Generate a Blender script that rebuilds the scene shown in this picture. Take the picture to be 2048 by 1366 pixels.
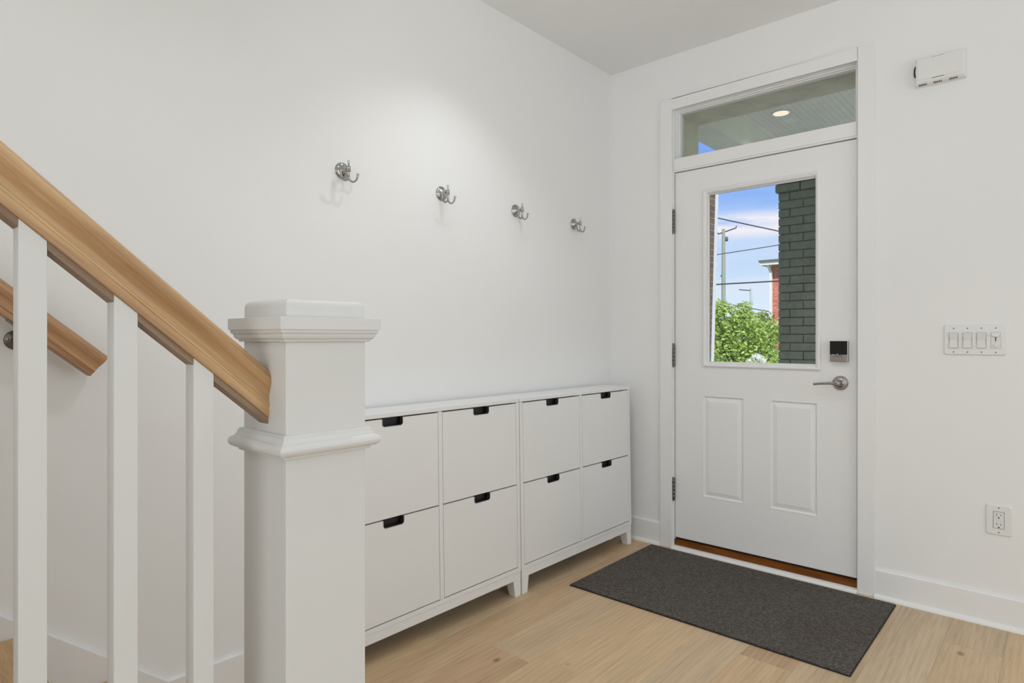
import bpy, bmesh, math, random
from mathutils import Vector, Matrix
random.seed(7)
for o in list(bpy.data.objects): bpy.data.objects.remove(o)
SC = bpy.context.scene
COL = SC.collection
PI = math.pi

# ------------------------------------------------------------------ camera
cam_d = bpy.data.cameras.new('camera'); cam = bpy.data.objects.new('camera', cam_d); COL.objects.link(cam)
cam_d.sensor_width = 36.0; cam_d.lens = 1248.21/2048*36.0
cam_d.shift_y = -(683-676.06)/2048
cam_d.clip_start = 0.05; cam_d.clip_end = 400
cam.location = (2.0668, -3.2171, 1.1749); cam.rotation_euler = (PI/2, 0, 0.7282)
SC.camera = cam
# ------------------------------------------------------------------ colour management
vs = SC.view_settings
SC.display_settings.display_device = 'sRGB'
vs.view_transform = 'Standard'; vs.look = 'None'; vs.gamma = 1.0; vs.exposure = 0.06; vs.use_curve_mapping = False
# ------------------------------------------------------------------ sky
world = bpy.data.worlds.new('sky'); SC.world = world; world.use_nodes = True
def build_world():
    nt = world.node_tree; nt.nodes.clear(); N = nt.nodes.new; L = nt.links.new
    out = N('ShaderNodeOutputWorld'); bg = N('ShaderNodeBackground')
    tc = N('ShaderNodeTexCoord'); sep = N('ShaderNodeSeparateXYZ'); L(tc.outputs['Generated'], sep.inputs[0])
    grad = N('ShaderNodeValToRGB'); cr = grad.color_ramp
    cr.elements[0].position = 0.0; cr.elements[0].color = (0.78, 0.86, 0.94, 1)
    cr.elements[1].position = 0.5; cr.elements[1].color = (0.10, 0.22, 0.66, 1)
    e = cr.elements.new(0.06); e.color = (0.66, 0.79, 0.94, 1)
    e = cr.elements.new(0.15); e.color = (0.42, 0.62, 0.93, 1)
    e = cr.elements.new(0.21); e.color = (0.24, 0.44, 0.90, 1)
    e = cr.elements.new(0.30); e.color = (0.17, 0.35, 0.84, 1)
    L(sep.outputs['Z'], grad.inputs[0])
    mp = N('ShaderNodeMapping'); mp.inputs['Scale'].default_value = (1.6, 1.6, 8.5); mp.inputs['Location'].default_value = (0.4, 0.1, 0.42)
    L(tc.outputs['Generated'], mp.inputs[0])
    ns = N('ShaderNodeTexNoise'); ns.inputs['Scale'].default_value = 2.6; ns.inputs['Detail'].default_value = 9; ns.inputs['Roughness'].default_value = 0.58
    L(mp.outputs[0], ns.inputs['Vector'])
    cl = N('ShaderNodeValToRGB'); cl.color_ramp.elements[0].position = 0.46; cl.color_ramp.elements[1].position = 0.60
    L(ns.outputs['Fac'], cl.inputs[0])
    # a cloud bank low in the sky, thinner above it
    band = N('ShaderNodeValToRGB'); b = band.color_ramp
    b.elements[0].position = 0.0; b.elements[0].color = (0.35,)*3+(1,)
    b.elements[1].position = 0.30; b.elements[1].color = (0.12,)*3+(1,)
    for p, v in ((0.12, 0.20), (0.145, 0.25), (0.158, 1.0), (0.176, 1.0), (0.19, 0.12)):
        e = b.elements.new(p); e.color = (v, v, v, 1)
    L(sep.outputs['Z'], band.inputs[0])
    mu = N('ShaderNodeMath'); mu.operation = 'MULTIPLY'; L(cl.outputs[0], mu.inputs[0]); L(band.outputs[0], mu.inputs[1])
    mix = N('ShaderNodeMixRGB'); mix.inputs[2].default_value = (0.86, 0.84, 0.90, 1)
    L(mu.outputs[0], mix.inputs[0]); L(grad.outputs[0], mix.inputs[1])
    L(mix.outputs[0], bg.inputs[0]); bg.inputs[1].default_value = 1.0; L(bg.outputs[0], out.inputs[0])
build_world()
# ------------------------------------------------------------------ sun, and unseen area lamps added to fill the room
def lamp(name, kind, loc, rot, energy, color=(1, 1, 1), **kw):
    d = bpy.data.lights.new(name, kind); d.energy = energy; d.color = color
    for k, v in kw.items(): setattr(d, k, v)
    o = bpy.data.objects.new(name, d); COL.objects.link(o); o.location = loc; o.rotation_euler = rot; return o
RX, BY, CZ = 4.3, -7.6, 2.7635            # right wall, back wall, ceiling height
sun_dir = Vector((-0.42, 0.55, -0.95)).normalized()
sun = lamp('sun', 'SUN', (5, -5, 20), (0, 0, 0), 5.2, (1, 0.95, 0.86), angle=0.01)
sun.rotation_euler = sun_dir.to_track_quat('-Z', 'Y').to_euler()
FILL_TINT = (0.88, 0.945, 1.0)  # cool tint of the added fill lamps; the walls have no windows
lamp('room_fill', 'AREA', (RX-0.03, -2.0, 1.5), (0, PI/2, 0), 27, FILL_TINT, shape='RECTANGLE', size=2.1, size_y=2.8)
lamp('room_fill', 'AREA', (2.2, BY+0.03, 1.50), (PI/2, 0, 0), 56, FILL_TINT, shape='RECTANGLE', size=3.6, size_y=2.2)
CAN = [(0.55, -1.40, 15), (2.6, -2.0, 5), (1.9, -4.1, 3), (3.3, -5.6, 5), (0.47, -3.75, 8), (1.32, -1.95, 16)]  # first one follows the hook shadows; the others are added unseen fill
# the photographer's flash, aimed at the ceiling ahead of the tripod
fl_d = Vector((1.15, -1.35, 2.76))-Vector((2.15, -3.35, 1.35))
lamp('bounce_flash', 'SPOT', (2.15, -3.35, 1.35), fl_d.to_track_quat('-Z', 'Y').to_euler(), 46, (0.97, 0.985, 1.0), spot_size=math.radians(72), spot_blend=0.8, shadow_soft_size=0.03)


# ------------------------------------------------------------------ helpers
class MB:
    def __init__(s): s.v = []; s.f = []; s.sm = []
    def add(s, vs, fs, smooth=False):
        o = len(s.v); s.v += [tuple(v) for v in vs]; s.f += [tuple(i+o for i in f) for f in fs]; s.sm += [smooth]*len(fs)
    def box(s, x0, x1, y0, y1, z0, z1):
        v = [(x, y, z) for z in (z0, z1) for y in (y0, y1) for x in (x0, x1)]
        s.add(v, [(0, 2, 3, 1), (4, 5, 7, 6), (0, 1, 5, 4), (2, 6, 7, 3), (0, 4, 6, 2), (1, 3, 7, 5)])
    def prism(s, prof, a, b, axis='y', smooth=False):
        """closed 2-D profile extruded from a to b along axis; prof in the two other axes"""
        def P(p, t):
            if axis == 'y': return (p[0], t, p[1])
            if axis == 'x': return (t, p[0], p[1])
            return (p[0], p[1], t)
        n = len(prof)
        v = [P(p, a) for p in prof]+[P(p, b) for p in prof]
        fs = [(i, (i+1) % n, n+(i+1) % n, n+i) for i in range(n)]
        s.add(v, fs, smooth); s.add(v[:n], [tuple(range(n))[::-1]]); s.add(v[n:], [tuple(range(n))])
    def rings(s, rings, cap=True, smooth=False):
        n = len(rings[0]); v = [p for r in rings for p in r]; fs = []
        for k in range(len(rings)-1):
            for i in range(n): fs.append((k*n+i, k*n+(i+1) % n, (k+1)*n+(i+1) % n, (k+1)*n+i))
        s.add(v, fs, smooth)
        if cap: s.add(rings[0], [tuple(range(n))[::-1]]); s.add(rings[-1], [tuple(range(n))])
    def lathe(s, prof, origin, axis, n=28, smooth=True):
        """prof: (radius, distance along axis)"""
        ax = Vector(axis).normalized(); u = ax.orthogonal().normalized(); w = ax.cross(u); o = Vector(origin); R = []
        for r, d in prof:
            R.append([o+ax*d+(u*math.cos(2*PI*k/n)+w*math.sin(2*PI*k/n))*max(r, 1e-5) for k in range(n)])
        s.rings(R, True, smooth)
    def tube(s, pts, rad, n=10, smooth=True):
        pts = [Vector(p) for p in pts]; R = []
        t0 = (pts[1]-pts[0]).normalized(); u = t0.orthogonal().normalized()
        for i, p in enumerate(pts):
            t = (pts[min(i+1, len(pts)-1)]-pts[max(i-1, 0)]).normalized()
            u = (u-t*u.dot(t)).normalized(); w = t.cross(u); r = rad[i] if isinstance(rad, (list, tuple)) else rad
            R.append([p+(u*math.cos(2*PI*k/n)+w*math.sin(2*PI*k/n))*r for k in range(n)])
        s.rings(R, True, smooth)
    def frame(s, x0, x1, z0, z1, prof, plane_y):
        """moulding run round a rectangle in an x-z wall; prof: list of (inset from the rectangle, y offset)"""
        R = []
        for ins, dy in prof:
            R.append([(x0+ins, plane_y+dy, z0+ins), (x1-ins, plane_y+dy, z0+ins), (x1-ins, plane_y+dy, z1-ins), (x0+ins, plane_y+dy, z1-ins)])
        n = 4; v = [p for r in R for p in r]; fs = []
        for k in range(len(R)-1):
            for i in range(n): fs.append((k*n+i, k*n+(i+1) % n, (k+1)*n+(i+1) % n, (k+1)*n+i))
        s.add(v, fs)
    def build(s, name, mat, parent=None, bevel=0, seg=2, fix=True):
        me = bpy.data.meshes.new(name); me.from_pydata(s.v, [], s.f); me.polygons.foreach_set('use_smooth', s.sm); me.update()
        if fix:
            bm = bmesh.new(); bm.from_mesh(me); bmesh.ops.remove_doubles(bm, verts=bm.verts, dist=1e-6) if bevel else None
            bmesh.ops.recalc_face_normals(bm, faces=bm.faces); bm.to_mesh(me); bm.free()
        me.materials.append(mat); o = bpy.data.objects.new(name, me); COL.objects.link(o)
        if parent: o.parent = parent; o.matrix_parent_inverse = Matrix.Translation(parent.location).inverted()
        if bevel:
            m = o.modifiers.new('bevel', 'BEVEL'); m.width = bevel; m.segments = seg; m.limit_method = 'ANGLE'; m.angle_limit = math.radians(40)
        return o
def thing(name, label, cat, loc=(0, 0, 0), group=None):
    o = bpy.data.objects.new(name, None); COL.objects.link(o); o.location = loc; o.empty_display_size = 0.1
    tag(o, label, cat, group); return o
def tag(o, label=None, cat=None, group=None, kind=None):
    for k, v in (('label', label), ('category', cat), ('group', group), ('kind', kind)):
        if v: o[k] = v
    return o
def struct(o, label=None): o['kind'] = 'structure'; return tag(o, label) if label else o
def copy_tree(root, loc):
    r = root.copy(); COL.objects.link(r); r.location = loc
    for c in list(root.children):
        d = c.copy(); COL.objects.link(d); d.parent = r
        for g in c.children:
            h = g.copy(); COL.objects.link(h); h.parent = d
    return r
def arc(cx, cz, r, a0, a1, n=6): return [(cx+r*math.cos(math.radians(a0+(a1-a0)*k/n)), cz+r*math.sin(math.radians(a0+(a1-a0)*k/n))) for k in range(n+1)]

# ------------------------------------------------------------------ materials
def srgb(r, g, b):
    f = lambda c: c/12.92 if c <= 0.04045 else ((c+0.055)/1.055)**2.4
    return (f(r/255), f(g/255), f(b/255), 1)
def base(name, color, rough=0.5, metal=0.0, spec=0.5, **kw):
    m = bpy.data.materials.new(name); m.use_nodes = True; b = m.node_tree.nodes['Principled BSDF']
    b.inputs['Base Color'].default_value = color; b.inputs['Roughness'].default_value = rough; b.inputs['Metallic'].default_value = metal
    b.inputs['Specular IOR Level'].default_value = spec
    for k, v in kw.items(): b.inputs[k].default_value = v
    return m
def tex(m, scale=(1, 1, 1), coord='Object', rot=(0, 0, 0)):
    nt = m.node_tree; tc = nt.nodes.new('ShaderNodeTexCoord'); mp = nt.nodes.new('ShaderNodeMapping')
    mp.inputs['Scale'].default_value = scale; mp.inputs['Rotation'].default_value = rot; nt.links.new(tc.outputs[coord], mp.inputs[0]); return mp.outputs[0]
def noise(m, vec, scale, detail=4, rough=0.5, dist=0):
    n = m.node_tree.nodes.new('ShaderNodeTexNoise'); n.inputs['Scale'].default_value = scale; n.inputs['Detail'].default_value = detail
    n.inputs['Roughness'].default_value = rough; n.inputs['Distortion'].default_value = dist
    m.node_tree.links.new(vec, n.inputs['Vector']); return n.outputs['Fac']
def ramp(m, fac, stops):
    r = m.node_tree.nodes.new('ShaderNodeValToRGB'); cr = r.color_ramp
    cr.elements[0].position, cr.elements[0].color = stops[0]; cr.elements[1].position, cr.elements[1].color = stops[-1]
    for p, c in stops[1:-1]: e = cr.elements.new(p); e.color = c
    m.node_tree.links.new(fac, r.inputs[0]); return r.outputs[0]
def mixc(m, fac, a, b, mode='MIX'):
    n = m.node_tree.nodes.new('ShaderNodeMixRGB'); n.blend_type = mode
    for i, x in ((0, fac), (1, a), (2, b)):
        if hasattr(x, 'node'): m.node_tree.links.new(x, n.inputs[i])
        else: n.inputs[i].default_value = x
    return n.outputs[0]
def bsdf(m): return m.node_tree.nodes['Principled BSDF']
def setcol(m, out): m.node_tree.links.new(out, bsdf(m).inputs['Base Color'])
def bump(m, h, strength, dist=0.002):
    b = m.node_tree.nodes.new('ShaderNodeBump'); b.inputs['Strength'].default_value = strength; b.inputs['Distance'].default_value = dist
    m.node_tree.links.new(h, b.inputs['Height']); m.node_tree.links.new(b.outputs[0], bsdf(m).inputs['Normal'])
def math2(m, op, a, b=None):
    n = m.node_tree.nodes.new('ShaderNodeMath'); n.operation = op
    for i, x in ((0, a), (1, b)):
        if x is None: continue
        if hasattr(x, 'node'): m.node_tree.links.new(x, n.inputs[i])
        else: n.inputs[i].default_value = x
    return n.outputs[0]
def g(v, a=1): return (v, v, v, a)
def paint(name, color, rough, bumpscale=120, bs=0.12):
    m = base(name, color, rough, spec=0.4); v = tex(m); n = noise(m, v, 1.7, 3)
    c2 = tuple(c*0.965 for c in color[:3])+(1,)
    setcol(m, mixc(m, n, color, c2)); bump(m, noise(m, v, bumpscale, 3), bs, 0.0006); return m
M_WALL = paint('wall_paint', (0.88, 0.88, 0.87, 1), 0.75, 160, 0.18)
M_CEIL = paint('ceiling_paint', (0.91, 0.91, 0.90, 1), 0.85, 160, 0.15)
M_TRIM = paint('trim_paint', (0.87, 0.87, 0.86, 1), 0.38, 60, 0.05)
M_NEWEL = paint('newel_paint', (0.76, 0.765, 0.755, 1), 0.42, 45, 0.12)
M_DOOR = paint('door_paint', (0.86, 0.86, 0.85, 1), 0.40, 90, 0.08)
M_CAB = paint('cabinet_foil', (0.87, 0.87, 0.86, 1), 0.35, 30, 0.02)
M_PLASTIC = paint('white_plastic', (0.82, 0.82, 0.80, 1), 0.35, 30, 0.02)
M_ROCKER = paint('rocker_plastic', (0.78, 0.78, 0.76, 1), 0.3, 30, 0.02)
M_GAP = base('soft_grey_gap', (0.60, 0.60, 0.58, 1), 0.6)
M_CHROME = base('chrome', (0.42, 0.42, 0.41, 1), 0.06, 1.0)
M_NICKEL = base('satin_nickel', (0.36, 0.34, 0.33, 1), 0.28, 1.0)
M_DARKMETAL = base('dark_bronze_metal', (0.20, 0.185, 0.17, 1), 0.38, 1.0)
M_BLACK = base('black_plastic', (0.012, 0.012, 0.012, 1), 0.45)
M_GLOSSBLACK = base('gloss_black', (0.008, 0.008, 0.008, 1), 0.12)
M_SHADOWGAP = base('painted_gap_shade', (0.018, 0.017, 0.016, 1), 0.6)  # near-black colour stands in for shade in the cabinet door gaps
M_GREYSLOT = base('slot_grey', (0.10, 0.10, 0.095, 1), 0.6)
M_UNDERSHADE = base('underside_shade', (0.06, 0.045, 0.03, 1), 0.9)  # dark colour stands in for shade under the cabinets
M_RUBBER = base('rubber_sweep', (0.015, 0.014, 0.013, 1), 0.7)
def wood(name, cols, axis_scale, rough, sc=1.0, bs=0.15, tilt=0):
    m = base(name, cols[0], rough, spec=0.4); v0 = tex(m, (1, 1, 1), rot=(tilt, 0, 0))
    q = m.node_tree.nodes.new('ShaderNodeMapping'); q.inputs['Scale'].default_value = axis_scale; m.node_tree.links.new(v0, q.inputs[0]); v = q.outputs[0]
    n1 = noise(m, v, 2.6*sc, 4, 0.55, 0.5); n2 = noise(m, v, 15*sc, 5, 0.65, 0.1)
    c = ramp(m, n1, [(0.32, cols[2]), (0.5, cols[0]), (0.68, cols[1])])
    pores = ramp(m, n2, [(0.34, g(0.72)), (0.52, g(1.0))])
    setcol(m, mixc(m, 0.75, c, pores, 'MULTIPLY')); bump(m, n2, bs, 0.0006); return m
# floor planks: one island per plank, tinted by its own random value
def plank_mat():
    m = base('pale_oak_planks', srgb(200, 170, 135), 0.42, spec=0.35); nt = m.node_tree
    geo = nt.nodes.new('ShaderNodeNewGeometry'); rnd = geo.outputs['Random Per Island']
    tc = nt.nodes.new('ShaderNodeTexCoord')
    off = nt.nodes.new('ShaderNodeCombineXYZ'); nt.links.new(math2(m, 'MULTIPLY', rnd, 31.7), off.inputs[0]); nt.links.new(math2(m, 'MULTIPLY', rnd, 77.1), off.inputs[1])
    ad = nt.nodes.new('ShaderNodeVectorMath'); ad.operation = 'ADD'; nt.links.new(tc.outputs['Object'], ad.inputs[0]); nt.links.new(off.outputs[0], ad.inputs[1])
    def mp(scale):
        q = nt.nodes.new('ShaderNodeMapping'); q.inputs['Scale'].default_value = scale; nt.links.new(ad.outputs[0], q.inputs[0]); return q.outputs[0]
    tone = ramp(m, rnd, [(0.0, srgb(198, 165, 130)), (0.35, srgb(213, 184, 146)), (0.7, srgb(205, 180, 146)), (1.0, srgb(214, 192, 162))])
    broad = noise(m, mp((5, 0.9, 1)), 1.0, 5, 0.55, 1.2)
    c = mixc(m, 0.85, tone, ramp(m, broad, [(0.30, g(0.80)), (0.48, g(0.97)), (0.7, g(1.08))]), 'MULTIPLY')
    grain = noise(m, mp((60, 2.6, 1)), 1.6, 6, 0.62, 0.5)
    c = mixc(m, 0.6, c, ramp(m, grain, [(0.35, g(0.78)), (0.55, g(1.04))]), 'MULTIPLY')
    # cathedral rings
    wv = nt.nodes.new('ShaderNodeTexWave'); wv.wave_type = 'RINGS'; wv.rings_direction = 'Z'
    wv.inputs['Scale'].default_value = 3.2; wv.inputs['Distortion'].default_value = 5.0; wv.inputs['Detail'].default_value = 3; wv.inputs['Detail Scale'].default_value = 0.8
    nt.links.new(mp((4.5, 0.55, 1)), wv.inputs['Vector'])
    c = mixc(m, 0.22, c, ramp(m, wv.outputs['Fac'], [(0.1, g(0.80)), (0.6, g(1.05))]), 'MULTIPLY')
    # knots and mineral streaks
    vo = nt.nodes.new('ShaderNodeTexVoronoi'); vo.inputs['Scale'].default_value = 1.0; vo.inputs['Randomness'].default_value = 1.0; nt.links.new(mp((5.2, 3.2, 1)), vo.inputs['Vector'])
    d = math2(m, 'ADD', vo.outputs['Distance'], math2(m, 'MULTIPLY', noise(m, mp((30, 18, 1)), 1.0, 3), 0.10))
    c = mixc(m, ramp(m, d, [(0.085, g(0.75)), (0.135, g(0))]), c, srgb(118, 96, 76))
    st = noise(m, mp((22, 1.3, 1)), 1.0, 3, 0.5, 1.6)
    c = mixc(m, ramp(m, st, [(0.70, g(0)), (0.80, g(0.4))]), c, srgb(140, 120, 104))
    setcol(m, c); bump(m, grain, 0.12, 0.0006)
    nt.links.new(ramp(m, grain, [(0.3, g(0.50)), (0.7, g(0.36))]), bsdf(m).inputs['Roughness'])
    return m
M_FLOOR = plank_mat()
OAK = [srgb(200, 162, 118), srgb(216, 182, 136), srgb(172, 133, 92)]
M_RAIL = wood('oak_handrail', OAK, (15, 0.5, 15), 0.38, tilt=math.atan(0.858))
M_RAIL2 = wood('oak_wall_rail', [srgb(178, 136, 98), srgb(196, 156, 114), srgb(150, 108, 74)], (15, 0.5, 15), 0.38, tilt=math.atan(0.858))
M_FILLET = wood('oak_fillet', [srgb(150, 126, 104), srgb(166, 142, 120), srgb(126, 102, 84)], (15, 0.5, 15), 0.55, tilt=math.atan(0.858))
M_TREAD = wood('oak_tread', [srgb(196, 158, 112), srgb(206, 170, 126), srgb(184, 146, 102)], (1, 14, 8), 0.42)
def sill_mat():
    m = base('stained_threshold_wood', srgb(140, 84, 30), 0.3); v = tex(m, (2, 16, 16)); n = noise(m, v, 2.5, 5, 0.6)
    c = ramp(m, n, [(0.3, srgb(98, 54, 16)), (0.7, srgb(142, 84, 30))])
    s = noise(m, tex(m, (1, 1, 1)), 26, 4, 0.7); c = mixc(m, ramp(m, s, [(0.70, g(0)), (0.76, g(0.8))]), c, srgb(190, 170, 150)); setcol(m, c); return m
M_SILL = sill_mat()
def mat_mat():
    m = base('woven_mat_fabric', srgb(80, 76, 72), 0.95, spec=0.1)
    v = tex(m, (1, 1, 1)); a = noise(m, tex(m, (90, 420, 60)), 1.0, 3, 0.7); b = noise(m, tex(m, (420, 90, 60)), 1.0, 3, 0.7)
    big = noise(m, v, 2.4, 4, 0.6)
    w = math2(m, 'ADD', math2(m, 'MULTIPLY', a, 0.62), math2(m, 'MULTIPLY', b, 0.38))
    c = ramp(m, w, [(0.36, srgb(52, 48, 46)), (0.5, srgb(86, 81, 77)), (0.64, srgb(132, 127, 122))])
    c = mixc(m, 0.8, c, ramp(m, big, [(0.35, (0.98, 0.92, 0.88, 1)), (0.65, (1.06, 1.08, 1.08, 1))]), 'MULTIPLY')
    setcol(m, c); bump(m, w, 0.8, 0.002); return m
M_MAT = mat_mat()
M_MATEDGE = base('mat_rubber_edge', (0.02, 0.019, 0.018, 1), 0.8)
def glass_mat():
    m = base('window_glass', (1, 1, 1, 1), 0.0); b = bsdf(m); b.inputs['Transmission Weight'].default_value = 1.0; b.inputs['IOR'].default_value = 1.25
    v = tex(m); n = noise(m, v, 3, 2); nt = m.node_tree
    nt.links.new(ramp(m, n, [(0.4, (0.985, 0.99, 0.985, 1)), (0.6, (1, 1, 1, 1))]), b.inputs['Base Color']); return m
M_GLASS = glass_mat()
def brick_mat(name, c1, c2, mortar, scale=1.0, w=0.2, h=0.0725, painted=False, coord_rot=(PI/2, 0, 0)):
    m = base(name, c1, 0.85, spec=0.25); v = tex(m, (1, 1, 1), 'Object', coord_rot)
    b = m.node_tree.nodes.new('ShaderNodeTexBrick'); b.inputs['Color1'].default_value = c1; b.inputs['Color2'].default_value = c2; b.inputs['Mortar'].default_value = mortar
    b.inputs['Scale'].default_value = 1; b.inputs['Brick Width'].default_value = w; b.inputs['Row Height'].default_value = h; b.inputs['Mortar Size'].default_value = 0.006
    m.node_tree.links.new(v, b.inputs['Vector'])
    n = noise(m, tex(m), 14, 5, 0.65); setcol(m, mixc(m, 0.7, b.outputs['Color'], ramp(m, n, [(0.3, g(0.78)), (0.7, g(1.15))]), 'MULTIPLY'))
    bump(m, math2(m, 'ADD', b.outputs['Fac'], math2(m, 'MULTIPLY', n, -0.3)), -0.5, 0.006); return m
def speckle(name, c, rough=0.85, sc=22, lo=0.82, hi=1.12, bs=0.3):
    m = base(name, c, rough, spec=0.25); n = noise(m, tex(m), sc, 5, 0.65); setcol(m, mixc(m, 0.9, c, ramp(m, n, [(0.3, g(lo)), (0.7, g(hi))]), 'MULTIPLY')); bump(m, n, bs, 0.003); return m
M_GREENBRICK = speckle('painted_brick', (0.235, 0.255, 0.195, 1))
M_GREENMORTAR = speckle('painted_mortar', (0.165, 0.175, 0.135, 1))
M_REVEAL = speckle('olive_painted_masonry', (0.66, 0.65, 0.54, 1), 0.8, 9, 0.88, 1.1)
M_BROWNBRICK = brick_mat('brown_brick', srgb(128, 106, 84), srgb(104, 88, 74), srgb(150, 140, 122), coord_rot=(PI/2, 0, 0))
M_REDBRICK = brick_mat('red_brick', srgb(205, 128, 108), srgb(182, 104, 86), srgb(196, 160, 146), coord_rot=(PI/2, 0, 0))
M_PORCH = speckle('porch_paint', (0.82, 0.83, 0.78, 1), 0.55, 6, 0.95, 1.05, 0.05)
M_WHITEOUT = speckle('exterior_white', (0.80, 0.80, 0.79, 1), 0.5, 6, 0.95, 1.04, 0.05)
M_PORCHFLOOR = speckle('porch_concrete', (0.62, 0.60, 0.55, 1), 0.9, 12)
M_GRASS = speckle('grass_ground', (0.16, 0.24, 0.07, 1), 0.95, 8, 0.6, 1.3)
M_ROOF = speckle('roof_shingle', (0.16, 0.15, 0.15, 1), 0.9, 20)
M_POLE = speckle('weathered_pole', (0.34, 0.37, 0.31, 1), 0.9, 10)
M_POLE2 = speckle('galvanised_pole', (0.52, 0.56, 0.55, 1), 0.7, 10)
M_WIRE = base('cable_black', (0.05, 0.055, 0.07, 1), 0.6)
M_BARK = speckle('bark', (0.13, 0.09, 0.06, 1), 0.95, 25)
def leaf_mat(name, cols):
    m = base(name, cols[1], 0.5, spec=0.4); geo = m.node_tree.nodes.new('ShaderNodeNewGeometry')
    setcol(m, ramp(m, geo.outputs['Random Per Island'], [(0, cols[0]), (0.5, cols[1]), (1, cols[2])]))
    nt = m.node_tree; tr = nt.nodes.new('ShaderNodeBsdfTranslucent'); tr.inputs[0].default_value = tuple(c*1.25 for c in cols[2][:3])+(1,)
    ms = nt.nodes.new('ShaderNodeMixShader'); ms.inputs[0].default_value = 0.42
    nt.links.new(bsdf(m).outputs[0], ms.inputs[1]); nt.links.new(tr.outputs[0], ms.inputs[2]); nt.links.new(ms.outputs[0], nt.nodes['Material Output'].inputs[0]); return m
M_LEAF = leaf_mat('bright_leaves', [(0.20, 0.34, 0.06, 1), (0.36, 0.50, 0.12, 1), (0.56, 0.66, 0.24, 1)])
M_LEAF2 = leaf_mat('olive_leaves', [(0.16, 0.26, 0.05, 1), (0.28, 0.38, 0.09, 1), (0.42, 0.48, 0.15, 1)])
M_PETAL = leaf_mat('white_petals', [(0.75, 0.72, 0.66, 1), (0.85, 0.83, 0.80, 1), (0.95, 0.95, 0.93, 1)])
def emit(name, color, strength):
    m = base(name, (0.8, 0.8, 0.8, 1), 0.4); b = bsdf(m); b.inputs['Emission Color'].default_value = color; b.inputs['Emission Strength'].default_value = strength; return m
M_LAMP = emit('downlight_lens', (1, 0.96, 0.9, 1), 2)
M_PORCHLAMP = emit('porch_lamp_lens', (1, 0.80, 0.58, 1), 0.75)

# ================================================================== THE SETTING
# floor of individual planks
PW = 0.1829
def planks():
    mb = MB(); rr = random.Random(3)
    k0 = -5; fixed = {-1: -1.435, -2: -1.490, 2: -0.921, -4: -0.4, 5: -0.3}
    for k in range(k0, 20):
        x0 = 0.79+k*PW; x1 = x0+PW
        if x1 <= -0.02 or x0 >= RX+0.02: continue
        x0 = max(x0, -0.02); x1 = min(x1, RX+0.02)
        j = fixed.get(k, -rr.uniform(1.8, 3.2)); ys = [0.02]; 
        while j > -7.6: ys.append(j); j -= rr.choice((1.85, 1.5, 1.9, 1.2))
        ys.append(-7.62)
        for a, b in zip(ys[:-1], ys[1:]):
            gx, gy, bz = 0.0002, 0.0002, 0.0005
            X0, X1, Y0, Y1 = x0+gx, x1-gx, b+gy, a-gy
            e = 0.0006
            v = [(X0, Y0, -bz), (X1, Y0, -bz), (X1, Y1, -bz), (X0, Y1, -bz), (X0+e, Y0+e, 0), (X1-e, Y0+e, 0), (X1-e, Y1-e, 0), (X0+e, Y1-e, 0),
                 (X0, Y0, -.02), (X1, Y0, -.02), (X1, Y1, -.02), (X0, Y1, -.02)]
            mb.add(v, [(4, 5, 6, 7), (0, 1, 5, 4), (1, 2, 6, 5), (2, 3, 7, 6), (3, 0, 4, 7), (8, 9, 1, 0), (9, 10, 2, 1), (10, 11, 3, 2), (11, 8, 0, 3), (11, 10, 9, 8)])
    return mb
fl = planks().build('floor', M_FLOOR); struct(fl, 'pale oak plank floor')
mb = MB(); mb.box(-0.15, RX+0.15, BY-0.15, 0.12, CZ, CZ+0.15); struct(mb.build('ceiling', M_CEIL), 'white painted ceiling')
mb = MB(); mb.box(-0.15, 0, BY-0.15, 0.12, -0.2, CZ); struct(mb.build('wall_left', M_WALL), 'long white wall with the coat hooks')
mb = MB(); mb.box(RX, RX+0.15, BY-0.15, 0.12, -0.2, CZ); struct(mb.build('wall_right', M_WALL), 'white wall to the right, out of the frame')
mb = MB(); mb.box(0, RX, BY-0.15, BY, -0.2, CZ); struct(mb.build('wall_back', M_WALL), 'white wall behind the camera')
OX0, OX1, OZ1 = 0.395, 1.357, 2.470   # rough opening
mb = MB(); mb.box(0, OX0, 0, 0.12, -0.2, CZ); mb.box(OX1, RX, 0, 0.12, -0.2, CZ); mb.box(OX0, OX1, 0, 0.12, OZ1, CZ)
struct(mb.build('wall_front', M_WALL), 'white wall with the entrance door')
# outer masonry leaf, painted olive, whose reveal shows through the transom
mb = MB(); mb.box(-2.2, 0.400, 0.122, 0.345, -0.9, 4.2); mb.box(1.36, 6.5, 0.122, 0.345, -0.9, 4.2); mb.box(0.400, 1.36, 0.122, 0.345, 2.457, 4.2); mb.box(0.400, 1.36, 0.122, 0.345, -0.9, -0.02)
struct(mb.build('wall_outside', M_REVEAL), 'olive painted masonry of the outside wall around the door opening')

# baseboards with shoe moulding
def baseboard(name, seg):
    mb = MB()
    H, T = 0.128, 0.015
    prof = [(0, 0.0), (T, 0.0), (T, H-0.004), (T-0.004, H), (0, H)]
    q = 0.015; sh = [(T, 0)]+[(T+q*math.cos(a*PI/12), 0.019*math.sin(a*PI/12)) for a in range(0, 7)]
    for kind, a, b in seg:
        if kind == 'x':    # along the front wall (normal -y)
            mb.prism([(-p, z) for p, z in prof], a, b, 'x'); mb.prism([(-p, z) for p, z in sh], a, b, 'x')
        else:
            mb.prism(prof, a, b, 'y'); mb.prism(sh, a, b, 'y')
    return mb.build(name, M_TRIM)
struct(baseboard('baseboard_front', [('x', 0.0, 0.3385), ('x', 1.4117, RX)]), 'white baseboard either side of the door')
struct(baseboard('baseboard_left', [('y', -2.50, -0.03)]), 'white baseboard under the coat hooks')

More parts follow.
